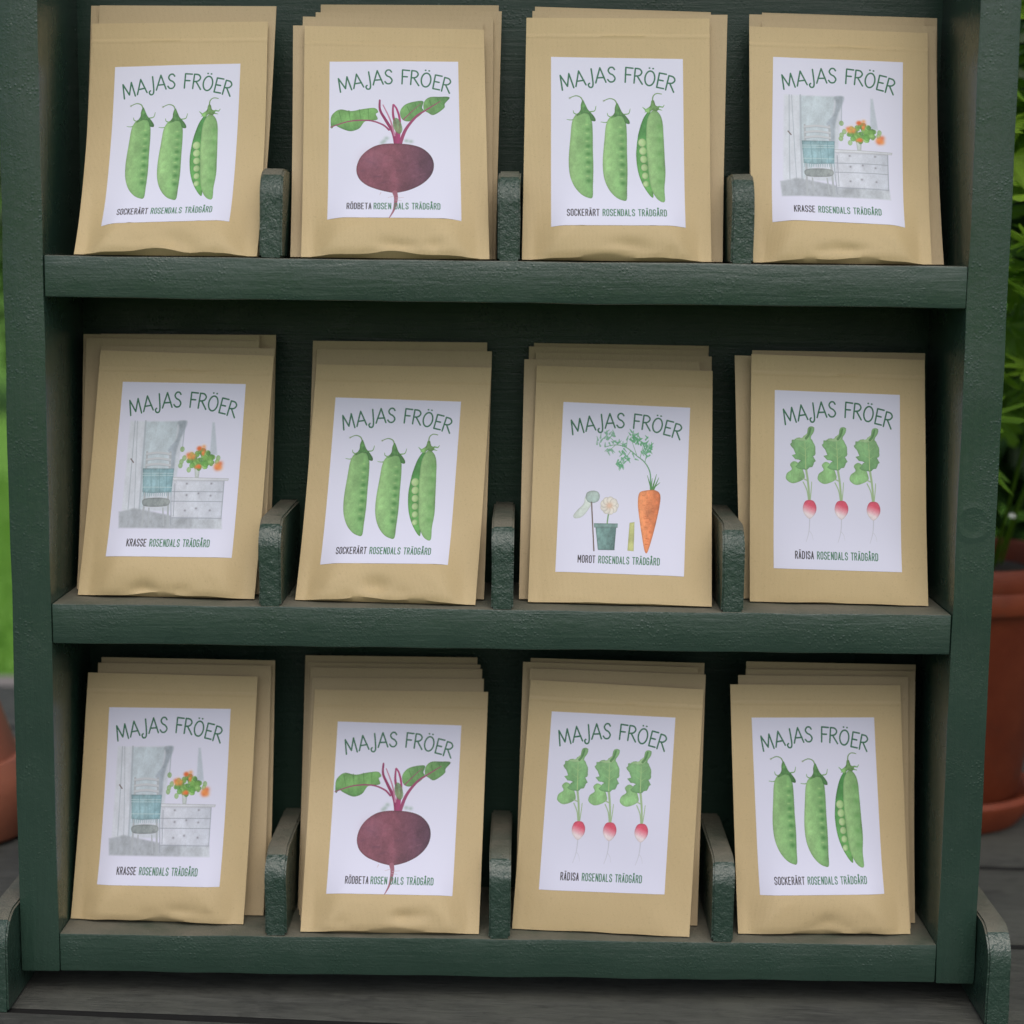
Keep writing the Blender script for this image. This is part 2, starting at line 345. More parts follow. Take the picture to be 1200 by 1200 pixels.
class Art:
    def __init__(s, corners=None):
        s.c = np.ones((IH, IW, 3))*np.array([.872, .880, .962]); s.H = None
        if corners:
            A = []
            for (x, y), (u, v) in zip(corners, ((0, 0), (1, 0), (1, AR), (0, AR))):
                A += [[x, y, 1, 0, 0, 0, -u*x, -u*y, -u], [0, 0, 0, x, y, 1, -v*x, -v*y, -v]]
            s.H = np.linalg.svd(np.array(A, float))[2][-1].reshape(3, 3)
    def L(s, pts):
        o = []
        for x, y in pts:
            q = s.H @ np.array([x, y, 1]); o.append((q[0]/q[2], q[1]/q[2]))
        return np.array(o)
    def win(s, P, m_):
        x0 = max(int((P[:, 0].min()-m_)*IW), 0); x1 = min(int((P[:, 0].max()+m_)*IW)+2, IW); y0 = max(int((P[:, 1].min()-m_)*IW), 0); y1 = min(int((P[:, 1].max()+m_)*IW)+2, IH)
        if x1 <= x0 or y1 <= y0: return None
        X, Y = np.meshgrid((np.arange(x0, x1)+.5)/IW, (np.arange(y0, y1)+.5)/IW); return slice(y0, y1), slice(x0, x1), X, Y
    @staticmethod
    def dist(P, X, Y, closed=False, wid=None):
        best = np.full(X.shape, 9.); Q = np.vstack([P, P[:1]]) if closed else P; wv = np.zeros(X.shape)
        for i in range(len(Q)-1):
            a_, b = Q[i], Q[i+1]; d = b-a_; L2 = max((d*d).sum(), 1e-12); t = np.clip(((X-a_[0])*d[0]+(Y-a_[1])*d[1])/L2, 0, 1)
            dd = np.hypot(X-a_[0]-t*d[0], Y-a_[1]-t*d[1])
            if wid is not None: dd = dd-(wid[i]*(1-t)+wid[i+1]*t)
            best = np.minimum(best, dd)
        return best
    def put(s, sl, al, colr): s.c[sl[0], sl[1]] = s.c[sl[0], sl[1]]*(1-al[..., None])+np.asarray(colr)*al[..., None]
    def stroke(s, P, w0, colr, w1=None, op=1.):
        P = np.asarray(P, float); w1 = w0 if w1 is None else w1; W = s.win(P, max(w0, w1)+.01)
        if W is None: return
        d = s.dist(P, W[2], W[3], wid=np.linspace(w0, w1, len(P))/2); al = np.clip(.5-d*IW, 0, 1)*op
        s.put(W, al, colr)
    def fill(s, P, colr, col2=None, grad=None, wash=.10, edge=.12, op=1., soft=1.):
        # watercolour: two-colour gradient, mottled pigment, darker rim
        P = np.asarray(P, float); W = s.win(P, .02)
        if W is None: return
        X, Y = W[2], W[3]; d = s.dist(P, X, Y, True); ins = np.zeros(X.shape, bool); Q = np.vstack([P, P[:1]])
        for i in range(len(P)):
            (xa, ya), (xb, yb) = Q[i], Q[i+1]
            if ya == yb: continue
            cnd = ((ya > Y) != (yb > Y)) & (X < (xb-xa)*(Y-ya)/(yb-ya)+xa); ins ^= cnd
        sdv = np.where(ins, -d, d); al = np.clip(.5-sdv*IW/soft, 0, 1)*op
        c = np.ones(X.shape+(3,))*np.asarray(colr)
        if col2 is not None:
            g = np.clip(grad(X, Y), 0, 1)[..., None]; c = c*(1-g)+np.asarray(col2)*g
        nz = NZ[W[0], W[1]]; c = c*(1+(nz-.5)[..., None]*2*wash*1.6)+((NF[W[0], W[1]]-.5)*.04)[..., None]
        if edge: c = c*(1-edge*np.exp(-np.abs(sdv)/.006))[..., None]
        s.put(W, al, np.clip(c, 0, 1))
    def blob(s, x, y, rx, ry, colr, op=.6, rot=0):
        P = np.array([[x-rx*1.6-ry, y-ry*1.6-rx], [x+rx*1.6+ry, y+ry*1.6+rx]]); W = s.win(P, 0)
        if W is None: return
        dx, dy = W[2]-x, W[3]-y; cx, sx = math.cos(rot), math.sin(rot); q = ((dx*cx+dy*sx)/rx)**2+((-dx*sx+dy*cx)/ry)**2
        s.put(W, np.clip(np.exp(-q*1.5), 0, 1)*op, colr)
arc = lambda cx, cy, rx, ry, a0, a1, n=14: [(cx+rx*math.cos(math.radians(a0+(a1-a0)*i/n)), cy+ry*math.sin(math.radians(a0+(a1-a0)*i/n))) for i in range(n+1)]
TITLE = {'M': (.92, [[(0, 0), (.10, 1), (.46, .18), (.80, 1), (.92, 0)]]), 'A': (.80, [[(0, 0), (.42, 1), (.80, 0)], [(.13, .33), (.69, .33)]]),
 'J': (.46, [spline([(.40, 1), (.41, .5), (.40, .0), (.30, -.22), (.10, -.22), (.02, -.05), (.12, .04)])]),
 'S': (.58, [spline([(.55, .84), (.42, .98), (.2, .97), (.06, .78), (.18, .58), (.42, .46), (.57, .24), (.43, .03), (.17, .01), (0, .16)])]),
 'F': (.55, [[(.06, 0), (.06, 1), (.62, .98)], [(.06, .52), (.46, .52)]]), 'E': (.55, [[(.6, 1), (.06, 1), (.06, 0), (.6, 0)], [(.06, .52), (.46, .52)]]),
 'R': (.66, [[(.05, 0), (.05, 1)], spline([(.05, 1), (.40, .98), (.58, .78), (.42, .55), (.05, .48)]), [(.25, .5), (.70, -.02)]]),
 'Ö': (.80, [arc(.40, .48, .38, .5, 0, 360, 26), [(.24, 1.17), (.27, 1.17)], [(.53, 1.17), (.56, 1.17)]]), ' ': (.42, [])}
rr = lambda x0, x1, y0, y1, q=.12: [(x0+q, y0), (x1-q, y0), (x1, y0+q), (x1, y1-q), (x1-q, y1), (x0+q, y1), (x0, y1-q), (x0, y0+q), (x0+q, y0)]
W_ = .40; AA = [[(0, 0), (.2, 1), (.4, 0)], [(.07, .3), (.33, .3)]]; UML = [[(.09, 1.2), (.11, 1.2)], [(.29, 1.2), (.31, 1.2)]]
SMALL = {'S': [[(.4, .78), (.4, .88), (.29, 1), (.11, 1), (0, .88), (0, .66), (.1, .55), (.3, .45), (.4, .34), (.4, .12), (.29, 0), (.11, 0), (0, .12), (0, .24)]],
 'O': [rr(0, W_, 0, 1)], 'C': [[(.4, .76), (.4, .88), (.28, 1), (.12, 1), (0, .88), (0, .12), (.12, 0), (.28, 0), (.4, .12), (.4, .26)]],
 'G': [[(.4, .76), (.4, .88), (.28, 1), (.12, 1), (0, .88), (0, .12), (.12, 0), (.28, 0), (.4, .12), (.4, .48), (.22, .48)]],
 'K': [[(0, 0), (0, 1)], [(.4, 1), (.03, .42)], [(.14, .58), (.42, 0)]], 'E': [[(.36, 1), (0, 1), (0, 0), (.36, 0)], [(0, .52), (.3, .52)]],
 'R': [[(0, 0), (0, 1), (.26, 1), (.38, .88), (.38, .64), (.26, .5), (0, .5)], [(.22, .5), (.4, 0)]], 'T': [[(-.02, 1), (.42, 1)], [(.2, 1), (.2, 0)]],
 'N': [[(0, 0), (0, 1), (.4, 0), (.4, 1)]], 'D': [[(0, 0), (0, 1), (.25, 1), (.4, .86), (.4, .14), (.25, 0), (0, 0)]], 'A': AA, 'Ä': AA+UML,
 'Å': AA+[arc(.2, 1.2, .09, .09, 0, 360, 10)], 'Ö': [rr(0, W_, 0, 1)]+UML, 'L': [[(0, 1), (0, 0), (.36, 0)]],
 'B': [[(0, 0), (0, 1), (.26, 1), (.37, .88), (.37, .65), (.26, .53), (0, .53)], [(.26, .53), (.4, .4), (.4, .13), (.28, 0), (0, 0)]],
 'M': [[(0, 0), (0, 1), (.26, .35), (.52, 1), (.52, 0)]], 'I': [[(.1, 0), (.1, 1)]], ' ': []}
def lettering(A, word, x0=None):
    txt = 'MAJAS FRÖER'; gap = .15; h = .114; tot = sum(TITLE[c][0]+gap for c in txt)-gap
    sc_ = (.925-.085)/tot; x = .085
    for ch in txt:
        wd, ss = TITLE[ch]; cx = x+wd*sc_/2; by = .184+.43*(cx-.505)**2; ang = math.atan(.86*(cx-.505))*.75; ca, sa = math.cos(ang), math.sin(ang)
        for st in ss:
            P = []
            for gx, gy in st:
                lx, ly = (gx-wd/2)*sc_, -gy*h; P.append((cx+lx*ca-ly*sa, by+lx*sa+ly*ca))
            A.stroke(P, .0115, (.20, .43, .33))
        x += (wd+gap)*sc_
    cap = .053; adv = {'I': .30, 'M': .62, ' ': .36}; s1 = 'ROSENDALS TRÄDGÅRD'; full = word+' '+s1
    tot = sum(adv.get(c, .515) for c in full)*cap; x = .495-tot/2 if x0 is None else x0
    for i, ch in enumerate(full):
        if word == 'RÖDBETA' and i in (8, 13): x += .020 if i == 13 else -.008
        cc = (.235, .225, .25) if i < len(word) else (.27, .48, .37)
        for st in SMALL[ch]: A.stroke([(x+gx*cap*.74, 1.254-gy*cap) for gx, gy in st], .0070, cc)
        x += adv.get(ch, .515)*cap
GREEN, DGREEN, LGREEN = (.48, .68, .43), (.27, .52, .27), (.60, .77, .52)
def art_pea():
    A = Art(((30, 25), (912, 38), (912, 1170), (10, 1167)))
    def pod(dx, dy):
        o = lambda pts: A.L([(x+dx, y+dy) for x, y in pts])
        A.stroke(spline(o([(241, 318), (226, 288), (192, 277), (152, 291)])), .010, (.45, .60, .40), .006); q = o([(152, 292)])[0]; A.blob(q[0], q[1], .008, .007, (.45, .52, .38), .8)
        for pts in ([(290, 382), (318, 376), (328, 345)], [(205, 402), (180, 392), (174, 374)], [(200, 420), (165, 436), (130, 433)]): A.stroke(spline(o(pts)), .010, (.45, .64, .40), .004)
        body = spline(o([(212, 388), (168, 440), (151, 560), (138, 700), (144, 805), (172, 885), (216, 942), (262, 968), (293, 964), (298, 880), (303, 760), (302, 640), (303, 520), (298, 440), (278, 395)]), True)
        x1 = o([(140, 600), (303, 600)]); A.fill(body, LGREEN, GREEN, lambda X, Y: (X-x1[0][0])/(x1[1][0]-x1[0][0])*1.3-.15, .10, .22)
        for yy in (500, 558, 612, 665, 722, 785, 848):
            q = o([(272, yy)])[0]; k = .35 if yy < 600 else .62; A.blob(q[0], q[1], .026, .020, (.28, .52, .27), min(k*1.35, .9))
            q = o([(262, yy-32)])[0]; A.blob(q[0], q[1], .016, .007, (.74, .85, .58), .5)
        A.fill(spline(o([(196, 408), (222, 372), (226, 335), (240, 305), (256, 332), (272, 365), (302, 398), (322, 428), (320, 446), (292, 438), (280, 400), (250, 392), (225, 400)]), True), (.45, .66, .40), (.27, .48, .27), lambda X, Y: NZ[:1, :1]*0+.5+(X-X.mean())*6, .25, .25)
        for qx, qy in ((230, 385), (255, 360), (285, 400)):
            q = o([(qx, qy)])[0]; A.blob(q[0], q[1], .012, .016, (.25, .45, .26), .6)
    pod(0, 0); pod(229, 18)
    A.stroke(spline(A.L([(707, 312), (712, 280), (735, 262), (768, 266)])), .010, (.45, .60, .40), .006)
    A.fill(spline(A.L([(692, 372), (645, 425), (612, 520), (598, 600), (592, 690), (606, 800), (645, 900), (700, 965), (690, 820), (675, 650), (676, 480)]), True), (.30, .56, .30), (.42, .66, .36), lambda X, Y: (Y-.5)*1.5, .15, .25)
    for i in range(6):                        # pale peas lying in the open pod
        q = A.L([(634+i*4, 590+i*56)])[0]; r = .030-.0016*i; P = [(q[0]+r*math.cos(t), q[1]+r*1.1*math.sin(t)) for t in np.linspace(0, 6.1, 20)]
        A.fill(P, (.78, .87, .66), (.55, .74, .46), lambda X, Y: (X-q[0])/r*.5+.4, .05, .2)
    A.fill(spline(A.L([(705, 375), (670, 440), (661, 560), (666, 700), (680, 850), (700, 930), (735, 984), (776, 992), (777, 900), (786, 800), (783, 700), (778, 560), (770, 440), (742, 384)]), True), LGREEN, GREEN, lambda X, Y: (X-.74)/.12, .10, .22)
    for yy in (480, 570, 665, 760, 850):
        q = A.L([(752, yy)])[0]; A.blob(q[0], q[1], .026, .024, (.38, .62, .33), .5)
    for pts in ([(660, 370), (640, 352)], [(750, 348), (775, 352), (785, 338)], [(690, 375), (655, 385)], [(740, 365), (770, 372)]): A.stroke(A.L(pts), .012, (.45, .66, .40), .004)
    A.fill(spline(A.L([(655, 372), (690, 345), (700, 310), (716, 308), (728, 340), (752, 352), (735, 378), (705, 372), (680, 392)]), True), (.52, .72, .44), None, None, .25, .25)
    lettering(A, 'SOCKERÄRT'); return A
def art_beet():
    A = Art(((80, 35), (873, 62), (815, 1178), (10, 1155)))
    BS = (.60, .27, .43)
    for pts, w0, w1, c in (([(455, 632), (442, 540), (404, 455), (372, 380), (374, 312)], .030, .014, (.56, .20, .38)), ([(450, 560), (430, 450), (392, 345)], .016, .008, (.74, .50, .62)),
        ([(462, 632), (466, 520), (450, 420), (454, 345)], .030, .012, (.62, .25, .43)), ([(470, 620), (488, 460), (476, 380), (458, 345)], .020, .012, (.66, .24, .46))): A.stroke(spline(A.L(pts)), w0, c, w1)
    for pts in ([(452, 520), (445, 470), (462, 435), (490, 460), (500, 520), (480, 550)],): A.fill(spline(A.L(pts), True), (.45, .62, .40), None, None, .3, .2, .8)
    A.fill(spline(A.L([(66, 500), (67, 428), (90, 390), (130, 370), (195, 383), (270, 370), (338, 365), (360, 392), (344, 408), (352, 445), (300, 455), (270, 462), (235, 508), (180, 525), (120, 500), (90, 482)]), True), (.47, .68, .40), (.33, .54, .32), lambda X, Y: (Y-.50)*9, .13, .22)
    A.fill(spline(A.L([(502, 445), (495, 390), (530, 345), (590, 326), (640, 326), (630, 368), (638, 395), (590, 440), (540, 462)]), True), (.48, .68, .42), (.36, .56, .34), lambda X, Y: (X-.55)*5, .13, .22)
    A.fill(spline(A.L([(640, 382), (645, 332), (680, 300), (740, 298), (803, 303), (772, 345), (764, 376), (700, 420), (665, 405)]), True), (.48, .68, .42), (.34, .54, .33), lambda X, Y: (X-.75)*5, .13, .22)
    for pts in ([(120, 385), (130, 450)], [(180, 380), (185, 450)], [(245, 375), (250, 445)], [(300, 372), (298, 445)], [(540, 360), (560, 420)], [(590, 340), (600, 395)], [(680, 320), (690, 370)], [(730, 310), (735, 350)]):
        A.stroke(A.L(pts), .010, (.30, .50, .27), .003, .55)
    for pts, w0, w1 in (([(418, 520), (380, 482), (300, 452), (180, 455), (62, 492)], .016, .007), ([(476, 632), (520, 520), (590, 430), (650, 388), (745, 328)], .030, .005), ([(510, 450), (570, 390), (625, 340)], .009, .003)): A.stroke(spline(A.L(pts)), w0, BS, w1)
    for q in A.L([(385, 600), (400, 580), (520, 600), (548, 605), (372, 612)]): A.blob(q[0], q[1], .022, .018, (.56, .67, .62), .55)
    A.fill(spline(A.L([(375, 622), (300, 650), (236, 710), (205, 790), (215, 862), (260, 915), (330, 950), (400, 972), (440, 976), (520, 956), (600, 912), (655, 850), (676, 780), (664, 714), (620, 660), (560, 632), (480, 620)]), True), (.50, .30, .36), (.29, .21, .29), lambda X, Y: (X-.50)*2.6, .12, .28)
    for i in range(46):
        x = random.uniform(235, 640); y = random.uniform(660, 940)
        if ((x-440)/225)**2+((y-795)/165)**2 < .9:
            q = A.L([(x, y)])[0]; A.blob(q[0], q[1], random.uniform(.012, .05), random.uniform(.005, .014), random.choice([(.60, .42, .48), (.38, .22, .28), (.55, .35, .41), (.34, .22, .31)]), .28, random.uniform(-.4, .4))
    q = A.L([(300, 740)])[0]; A.blob(q[0], q[1], .10, .10, (.66, .46, .56), .30)
    A.stroke(spline(A.L([(428, 974), (433, 1012), (425, 1070), (412, 1115), (386, 1165)])), .038, (.60, .38, .45), .006)
    for pts in ([(425, 1000), (385, 1010)], [(432, 1015), (480, 1012)], [(428, 1030), (465, 1035)], [(345, 970), (335, 990)]): A.stroke(A.L(pts), .004, (.75, .66, .70), .002)
    lettering(A, 'RÖDBETA'); return A
def art_carrot():
    A = Art(((57, 30), (887, 70), (843, 1177), (5, 1143)))
    st = spline(A.L([(628, 600), (626, 500), (592, 432), (540, 388), (470, 332), (400, 314), (330, 328)])); A.stroke(st, .010, (.40, .62, .47), .005)
    for a_, b in (((592, 432), (610, 330)), ((540, 388), (500, 270)), ((500, 355), (445, 430)), ((470, 332), (480, 260)), ((420, 316), (360, 262)), ((400, 314), (360, 350)), ((560, 405), (585, 300)), ((540, 388), (430, 300))): A.stroke(A.L([a_, b]), .005, (.45, .66, .52), .003)
    for cx, cy, n, pale in ((620, 335, 15, 0), (605, 370, 8, 0), (515, 275, 13, 0), (545, 285, 11, 0), (580, 305, 8, 0), (435, 430, 12, 0), (490, 395, 9, .1), (430, 365, 7, .15), (432, 295, 8, .15), (335, 265, 7, .35), (375, 265, 7, .35), (355, 345, 8, .35), (295, 305, 7, .4)):
        for i in range(n):
            x, y = cx+random.gauss(0, 17), cy+random.gauss(0, 17); an = random.uniform(-2.6, -.4) if cy < 340 else random.uniform(.3, 2.8); l_ = random.uniform(18, 34)
            c = np.array((.36, .66, .47))*(1-pale)+np.array((.68, .74, .76))*pale; A.stroke(A.L([(x, y), (x+l_*math.cos(an), y+l_*math.sin(an))]), .014, c, .004, .8)
    for e in ((608, 515), (640, 535), (668, 508), (690, 562), (683, 530), (625, 560), (655, 545), (645, 570)): A.stroke(A.L([(632+random.uniform(-15, 15), 622), e]), .016, (.33, .56, .33), .003)
    bd = spline(A.L([(556, 630), (600, 613), (660, 612), (691, 640), (690, 700), (670, 800), (645, 900), (615, 1000), (600, 1026), (586, 1000), (570, 900), (556, 800), (546, 700)]), True)
    A.fill(bd, (.90, .58, .39), (.82, .45, .28), lambda X, Y: (X-.66)*6, .14, .22)
    for i in range(26):
        y = random.uniform(640, 980); wv = 60*(1-(y-640)/420); x = 620-(y-640)*.06+random.uniform(-wv, wv*.6); A.stroke(A.L([(x, y), (x+random.uniform(8, 26), y+random.uniform(-3, 3))]), .004, (.72, .34, .18), .002, .6)
    A.fill(A.L([(492, 825), (524, 820), (518, 1012), (477, 1008)]), (.80, .82, .56), None, None, .10, .2)
    # the net on its stick, and a plain potted bloom
    A.fill(spline(A.L([(205, 650), (190, 700), (150, 740), (124, 775), (135, 795), (180, 785), (220, 740), (240, 695)]), True), (.82, .87, .84), None, None, .10, .18, .9)
    A.fill(spline(A.L([(205, 655), (215, 625), (250, 613), (285, 622), (297, 650), (285, 682), (250, 695), (218, 685)]), True), (.72, .79, .77), (.60, .70, .69), lambda X, Y: (Y-.68)*6, .15, .3)
    A.stroke(A.L([(243, 690), (258, 1008)]), .010, (.45, .40, .38))
    A.fill(A.L([(268, 850), (405, 850), (392, 1005), (284, 1003)]), (.47, .61, .60), (.38, .52, .52), lambda X, Y: (X-.38)*8, .2, .25)
    A.fill(A.L([(258, 828), (415, 830), (413, 858), (260, 856)]), (.52, .65, .64), None, None, .15, .25)
    A.stroke(spline(A.L([(345, 830), (350, 790), (358, 750)])), .010, (.45, .62, .42))
    for t in np.linspace(0, 5.6, 9):
        q = A.L([(360+36*math.cos(t), 712+34*math.sin(t))])[0]; A.fill([(q[0]+.030*math.cos(k), q[1]+.032*math.sin(k)) for k in np.linspace(0, 6, 14)], (.90, .89, .86), None, None, .06, .22)
    q = A.L([(360, 712)])[0]; A.blob(q[0], q[1], .03, .03, (.90, .74, .62), .9)
    lettering(A, 'MOROT'); return A
def jag(P, amp):
    q = np.array(P); d = np.random.default_rng(len(P)).normal(0, amp, len(q)); t = np.roll(q, -1, 0)-np.roll(q, 1, 0); t /= np.maximum(np.linalg.norm(t, axis=1, keepdims=True), 1e-9)
    return q+np.stack([t[:, 1], -t[:, 0]], 1)*d[:, None]
def art_radish():
    A = Art(((45, 35), (823, 68), (835, 1170), (33, 1143)))
    for dx, dy in ((0, 0), (199, 6), (399, 13)):
        o = lambda pts: A.L([(x+dx, y+dy) for x, y in pts])
        A.fill(spline(o([(226, 580), (160, 607), (116, 582), (120, 545), (150, 520), (140, 490), (165, 470), (200, 490), (226, 540)]), True), (.58, .77, .53), None, None, .12, .18)
        for pts, w0, w1 in (([(238, 510), (252, 600), (262, 712)], .018, .014), ([(222, 578), (250, 592)], .010, .008), ([(222, 600), (245, 650), (256, 712)], .008, .010), ([(275, 600), (272, 650), (266, 712)], .006, .008)): A.stroke(spline(o(pts)), w0, (.64, .75, .58), w1)
        A.fill(jag(spline(o([(235, 527), (180, 500), (205, 468), (160, 446), (166, 410), (140, 365), (165, 333), (215, 326), (245, 300), (262, 264), (284, 257), (291, 290), (272, 330), (296, 365), (302, 410), (284, 440), (299, 470), (275, 502)]), True, 3), .0052), (.56, .75, .53), (.47, .68, .46), lambda X, Y: (Y-.35)*3.5, .10, .2)
        A.fill(spline(o([(168, 333), (215, 326), (245, 302), (258, 330), (225, 345)]), True), (.68, .82, .62), None, None, .05, .1)
        A.stroke(spline(o([(240, 330), (258, 305), (268, 270)])), .020, (.34, .53, .32), .014, .8)
        A.stroke(spline(o([(238, 515), (236, 430), (232, 350)])), .008, (.68, .80, .56), .003)
        for a_, b in (((236, 450), (270, 425)), ((236, 440), (195, 415)), ((235, 400), (265, 375)), ((234, 395), (190, 365))): A.stroke(o([a_, b]), .005, (.64, .78, .54), .002, .8)
        A.stroke(spline(o([(262, 815), (260, 880), (252, 930), (238, 975)])), .009, (.78, .79, .85), .003); A.stroke(spline(o([(258, 905), (275, 930), (282, 965)])), .005, (.80, .81, .87), .002)
        c = o([(262, 765)])[0]; cy = c[1]
        A.fill(spline(o([(262, 712), (235, 720), (220, 755), (224, 790), (245, 820), (264, 830), (284, 815), (302, 785), (303, 750), (287, 720)]), True), (.88, .36, .46), (.95, .90, .92), lambda X, Y: (Y-cy+.030)*13-(X-c[0])*5, .05, .18)
    lettering(A, 'RÄDISA'); return A
def art_cress():
    A = Art(((97, 18), (888, 30), (815, 1183), (22, 1165)))
    A.fill(A.L([(150, 275), (500, 275), (425, 870), (110, 865)]), (.83, .86, .90), (.76, .80, .84), lambda X, Y: (X-.2)*2, .05, 0, .8, 14)
    A.fill(A.L([(245, 280), (455, 280), (440, 400), (395, 470), (400, 620), (230, 860), (225, 600)]), (.75, .81, .85), None, None, .08, 0, .8, 10)
    for pts, w0 in (([(180, 275), (150, 855)], .008), ([(248, 275), (222, 865)], .014), ([(195, 275), (190, 865)], .006), ([(500, 280), (485, 470)], .010)): A.stroke(A.L(pts), w0, (.67, .71, .76), None, .7)
    A.fill(spline(A.L([(456, 280), (512, 276), (500, 330), (470, 400), (446, 490), (432, 640), (414, 650), (404, 500), (396, 462), (446, 395), (462, 320)]), True), (.60, .65, .70), None, None, .1, 0, .8, 12)
    A.fill(A.L([(676, 285), (690, 285), (708, 500), (660, 500)]), (.74, .79, .84), None, None, .05, 0, .8, 10)
    A.fill(A.L([(92, 872), (190, 850), (420, 900), (745, 918), (748, 992), (95, 978)]), (.64, .67, .70), (.74, .77, .80), lambda X, Y: (X-.3)*1.2, .12, 0, .85, 12)
    A.fill(A.L([(436, 670), (758, 672), (742, 922), (426, 915)]), (.83, .85, .90), (.77, .80, .86), lambda X, Y: (X-.5)*1.6, .06, .12)
    A.fill(A.L([(420, 645), (785, 655), (780, 672), (420, 668)]), (.88, .90, .94), None, None, .04, .25)
    for pts in ([(428, 742), (752, 745)], [(424, 806), (748, 810)], [(445, 690), (440, 905)], [(755, 675), (742, 920)], [(420, 668), (425, 960)], [(430, 915), (742, 922)]): A.stroke(A.L(pts), .006, (.60, .63, .69), None, .8)
    for q in A.L([(520, 690), (675, 690), (520, 766), (595, 755), (672, 770), (512, 868), (582, 855), (670, 868)]): A.blob(q[0], q[1], .010, .009, (.50, .50, .55), .8)
    q = A.L([(160, 525), (176, 548)]); A.stroke(q, .010, (.50, .47, .48))
    A.fill(A.L([(566, 590), (600, 590), (594, 650), (570, 650)]), (.78, .82, .82), None, None, .1, .2)
    for i in range(60):
        t = random.uniform(0, 6.28); r = random.random()**.6; q = A.L([(605+82*r*math.cos(t), 532+62*r*math.sin(t))])[0]; rad = random.uniform(.014, .026)
        A.fill([(q[0]+rad*math.cos(k), q[1]+rad*math.sin(k)) for k in np.linspace(0, 6, 12)], random.choice([(.52, .74, .38), (.44, .68, .34), (.60, .80, .46), (.40, .62, .34)]), None, None, .15, .15, .85)
    for cx, cy in ((486, 462), (482, 545), (476, 570), (530, 598), (715, 520), (708, 545), (500, 520)):
        q = A.L([(cx, cy)])[0]; A.fill([(q[0]+.018*math.cos(k), q[1]+.022*math.sin(k)) for k in np.linspace(0, 6, 12)], (.60, .76, .50), None, None, .15, .15, .8)
    for cx, cy, s_ in ((605, 452, 1.1), (540, 512, 1.2), (592, 578, 1.), (708, 574, 1.5), (616, 490, .7)):
        for k in range(6):
            q = A.L([(cx+random.gauss(0, 9*s_), cy+random.gauss(0, 9*s_))])[0]; A.blob(q[0], q[1], .017*s_, .015*s_, random.choice([(.93, .52, .28), (.95, .63, .36), (.88, .42, .22)]), .8)
    # an empty ladder-back chair, a teal blanket hung over its back and a grey seat cushion
    for pts, w0 in (([(262, 480), (256, 740), (244, 972)], .016), ([(412, 482), (404, 740), (406, 975)], .016), ([(284, 850), (284, 962)], .011), ([(372, 850), (380, 966)], .011)): A.stroke(A.L(pts), w0, (.70, .73, .76))
    for y in (492, 530, 566): A.stroke(spline(A.L([(262, y), (336, y-8), (411, y+2)])), .016, (.78, .80, .83)); A.stroke(spline(A.L([(262, y+9), (336, y+1), (411, y+11)])), .004, (.58, .62, .66), None, .6)
    A.fill(A.L([(238, 588), (436, 590), (430, 668), (424, 746), (300, 752), (240, 745)]), (.58, .71, .75), (.48, .63, .68), lambda X, Y: (X-.36)*5, .14, .2)
    for k in range(14): A.stroke(A.L([(246+k*13.5, 746), (244+k*13.6, 772)]), .006, (.55, .68, .72), .003)
    for y in (620, 634, 712): A.stroke(A.L([(239, y), (430, y+2)]), .006, (.74, .83, .85), None, .8)
    for pts in ([(290, 592), (296, 748)], [(345, 592), (348, 750)], [(392, 594), (390, 748)]): A.stroke(spline(A.L(pts)), .005, (.42, .56, .61), .003, .6)
    A.fill(spline(A.L([(248, 792), (330, 782), (408, 792), (404, 832), (330, 842), (250, 834)]), True), (.60, .64, .65), (.70, .73, .74), lambda X, Y: (X-.35)*5, .14, .2)
    lettering(A, 'KRASSE'); return A
def print_material(name, A):
    im = bpy.data.images.new(name, IW, IH, alpha=False); px = np.ones((IH, IW, 4), np.float32); px[..., :3] = np.clip(A.c, 0, 1)[::-1]
    im.pixels.foreach_set(px.ravel()); im.update(); im.pack()
    a = N(name); t = a.n('TexImage'); t.image = im; t.extension = 'EXTEND'; a.l(a.tc.outputs['UV'], t.inputs['Vector'])
    c = a.mix(a.ramp(a.noise(a.mapping((60, 80, 1), 'UV'), 4, 3), [(.4, G3(0)), (.75, G3(.05))]), t.outputs['Color'], (.6, .6, .62))
    return a.out(c, .55, a.bump(a.noise(a.mapping(), 420, 2), .05, .0005), .3)
PRINT = {k: print_material('label_print_'+k, f()) for k, f in (('pea', art_pea), ('beet', art_beet), ('carrot', art_carrot), ('radish', art_radish), ('cress', art_cress))}

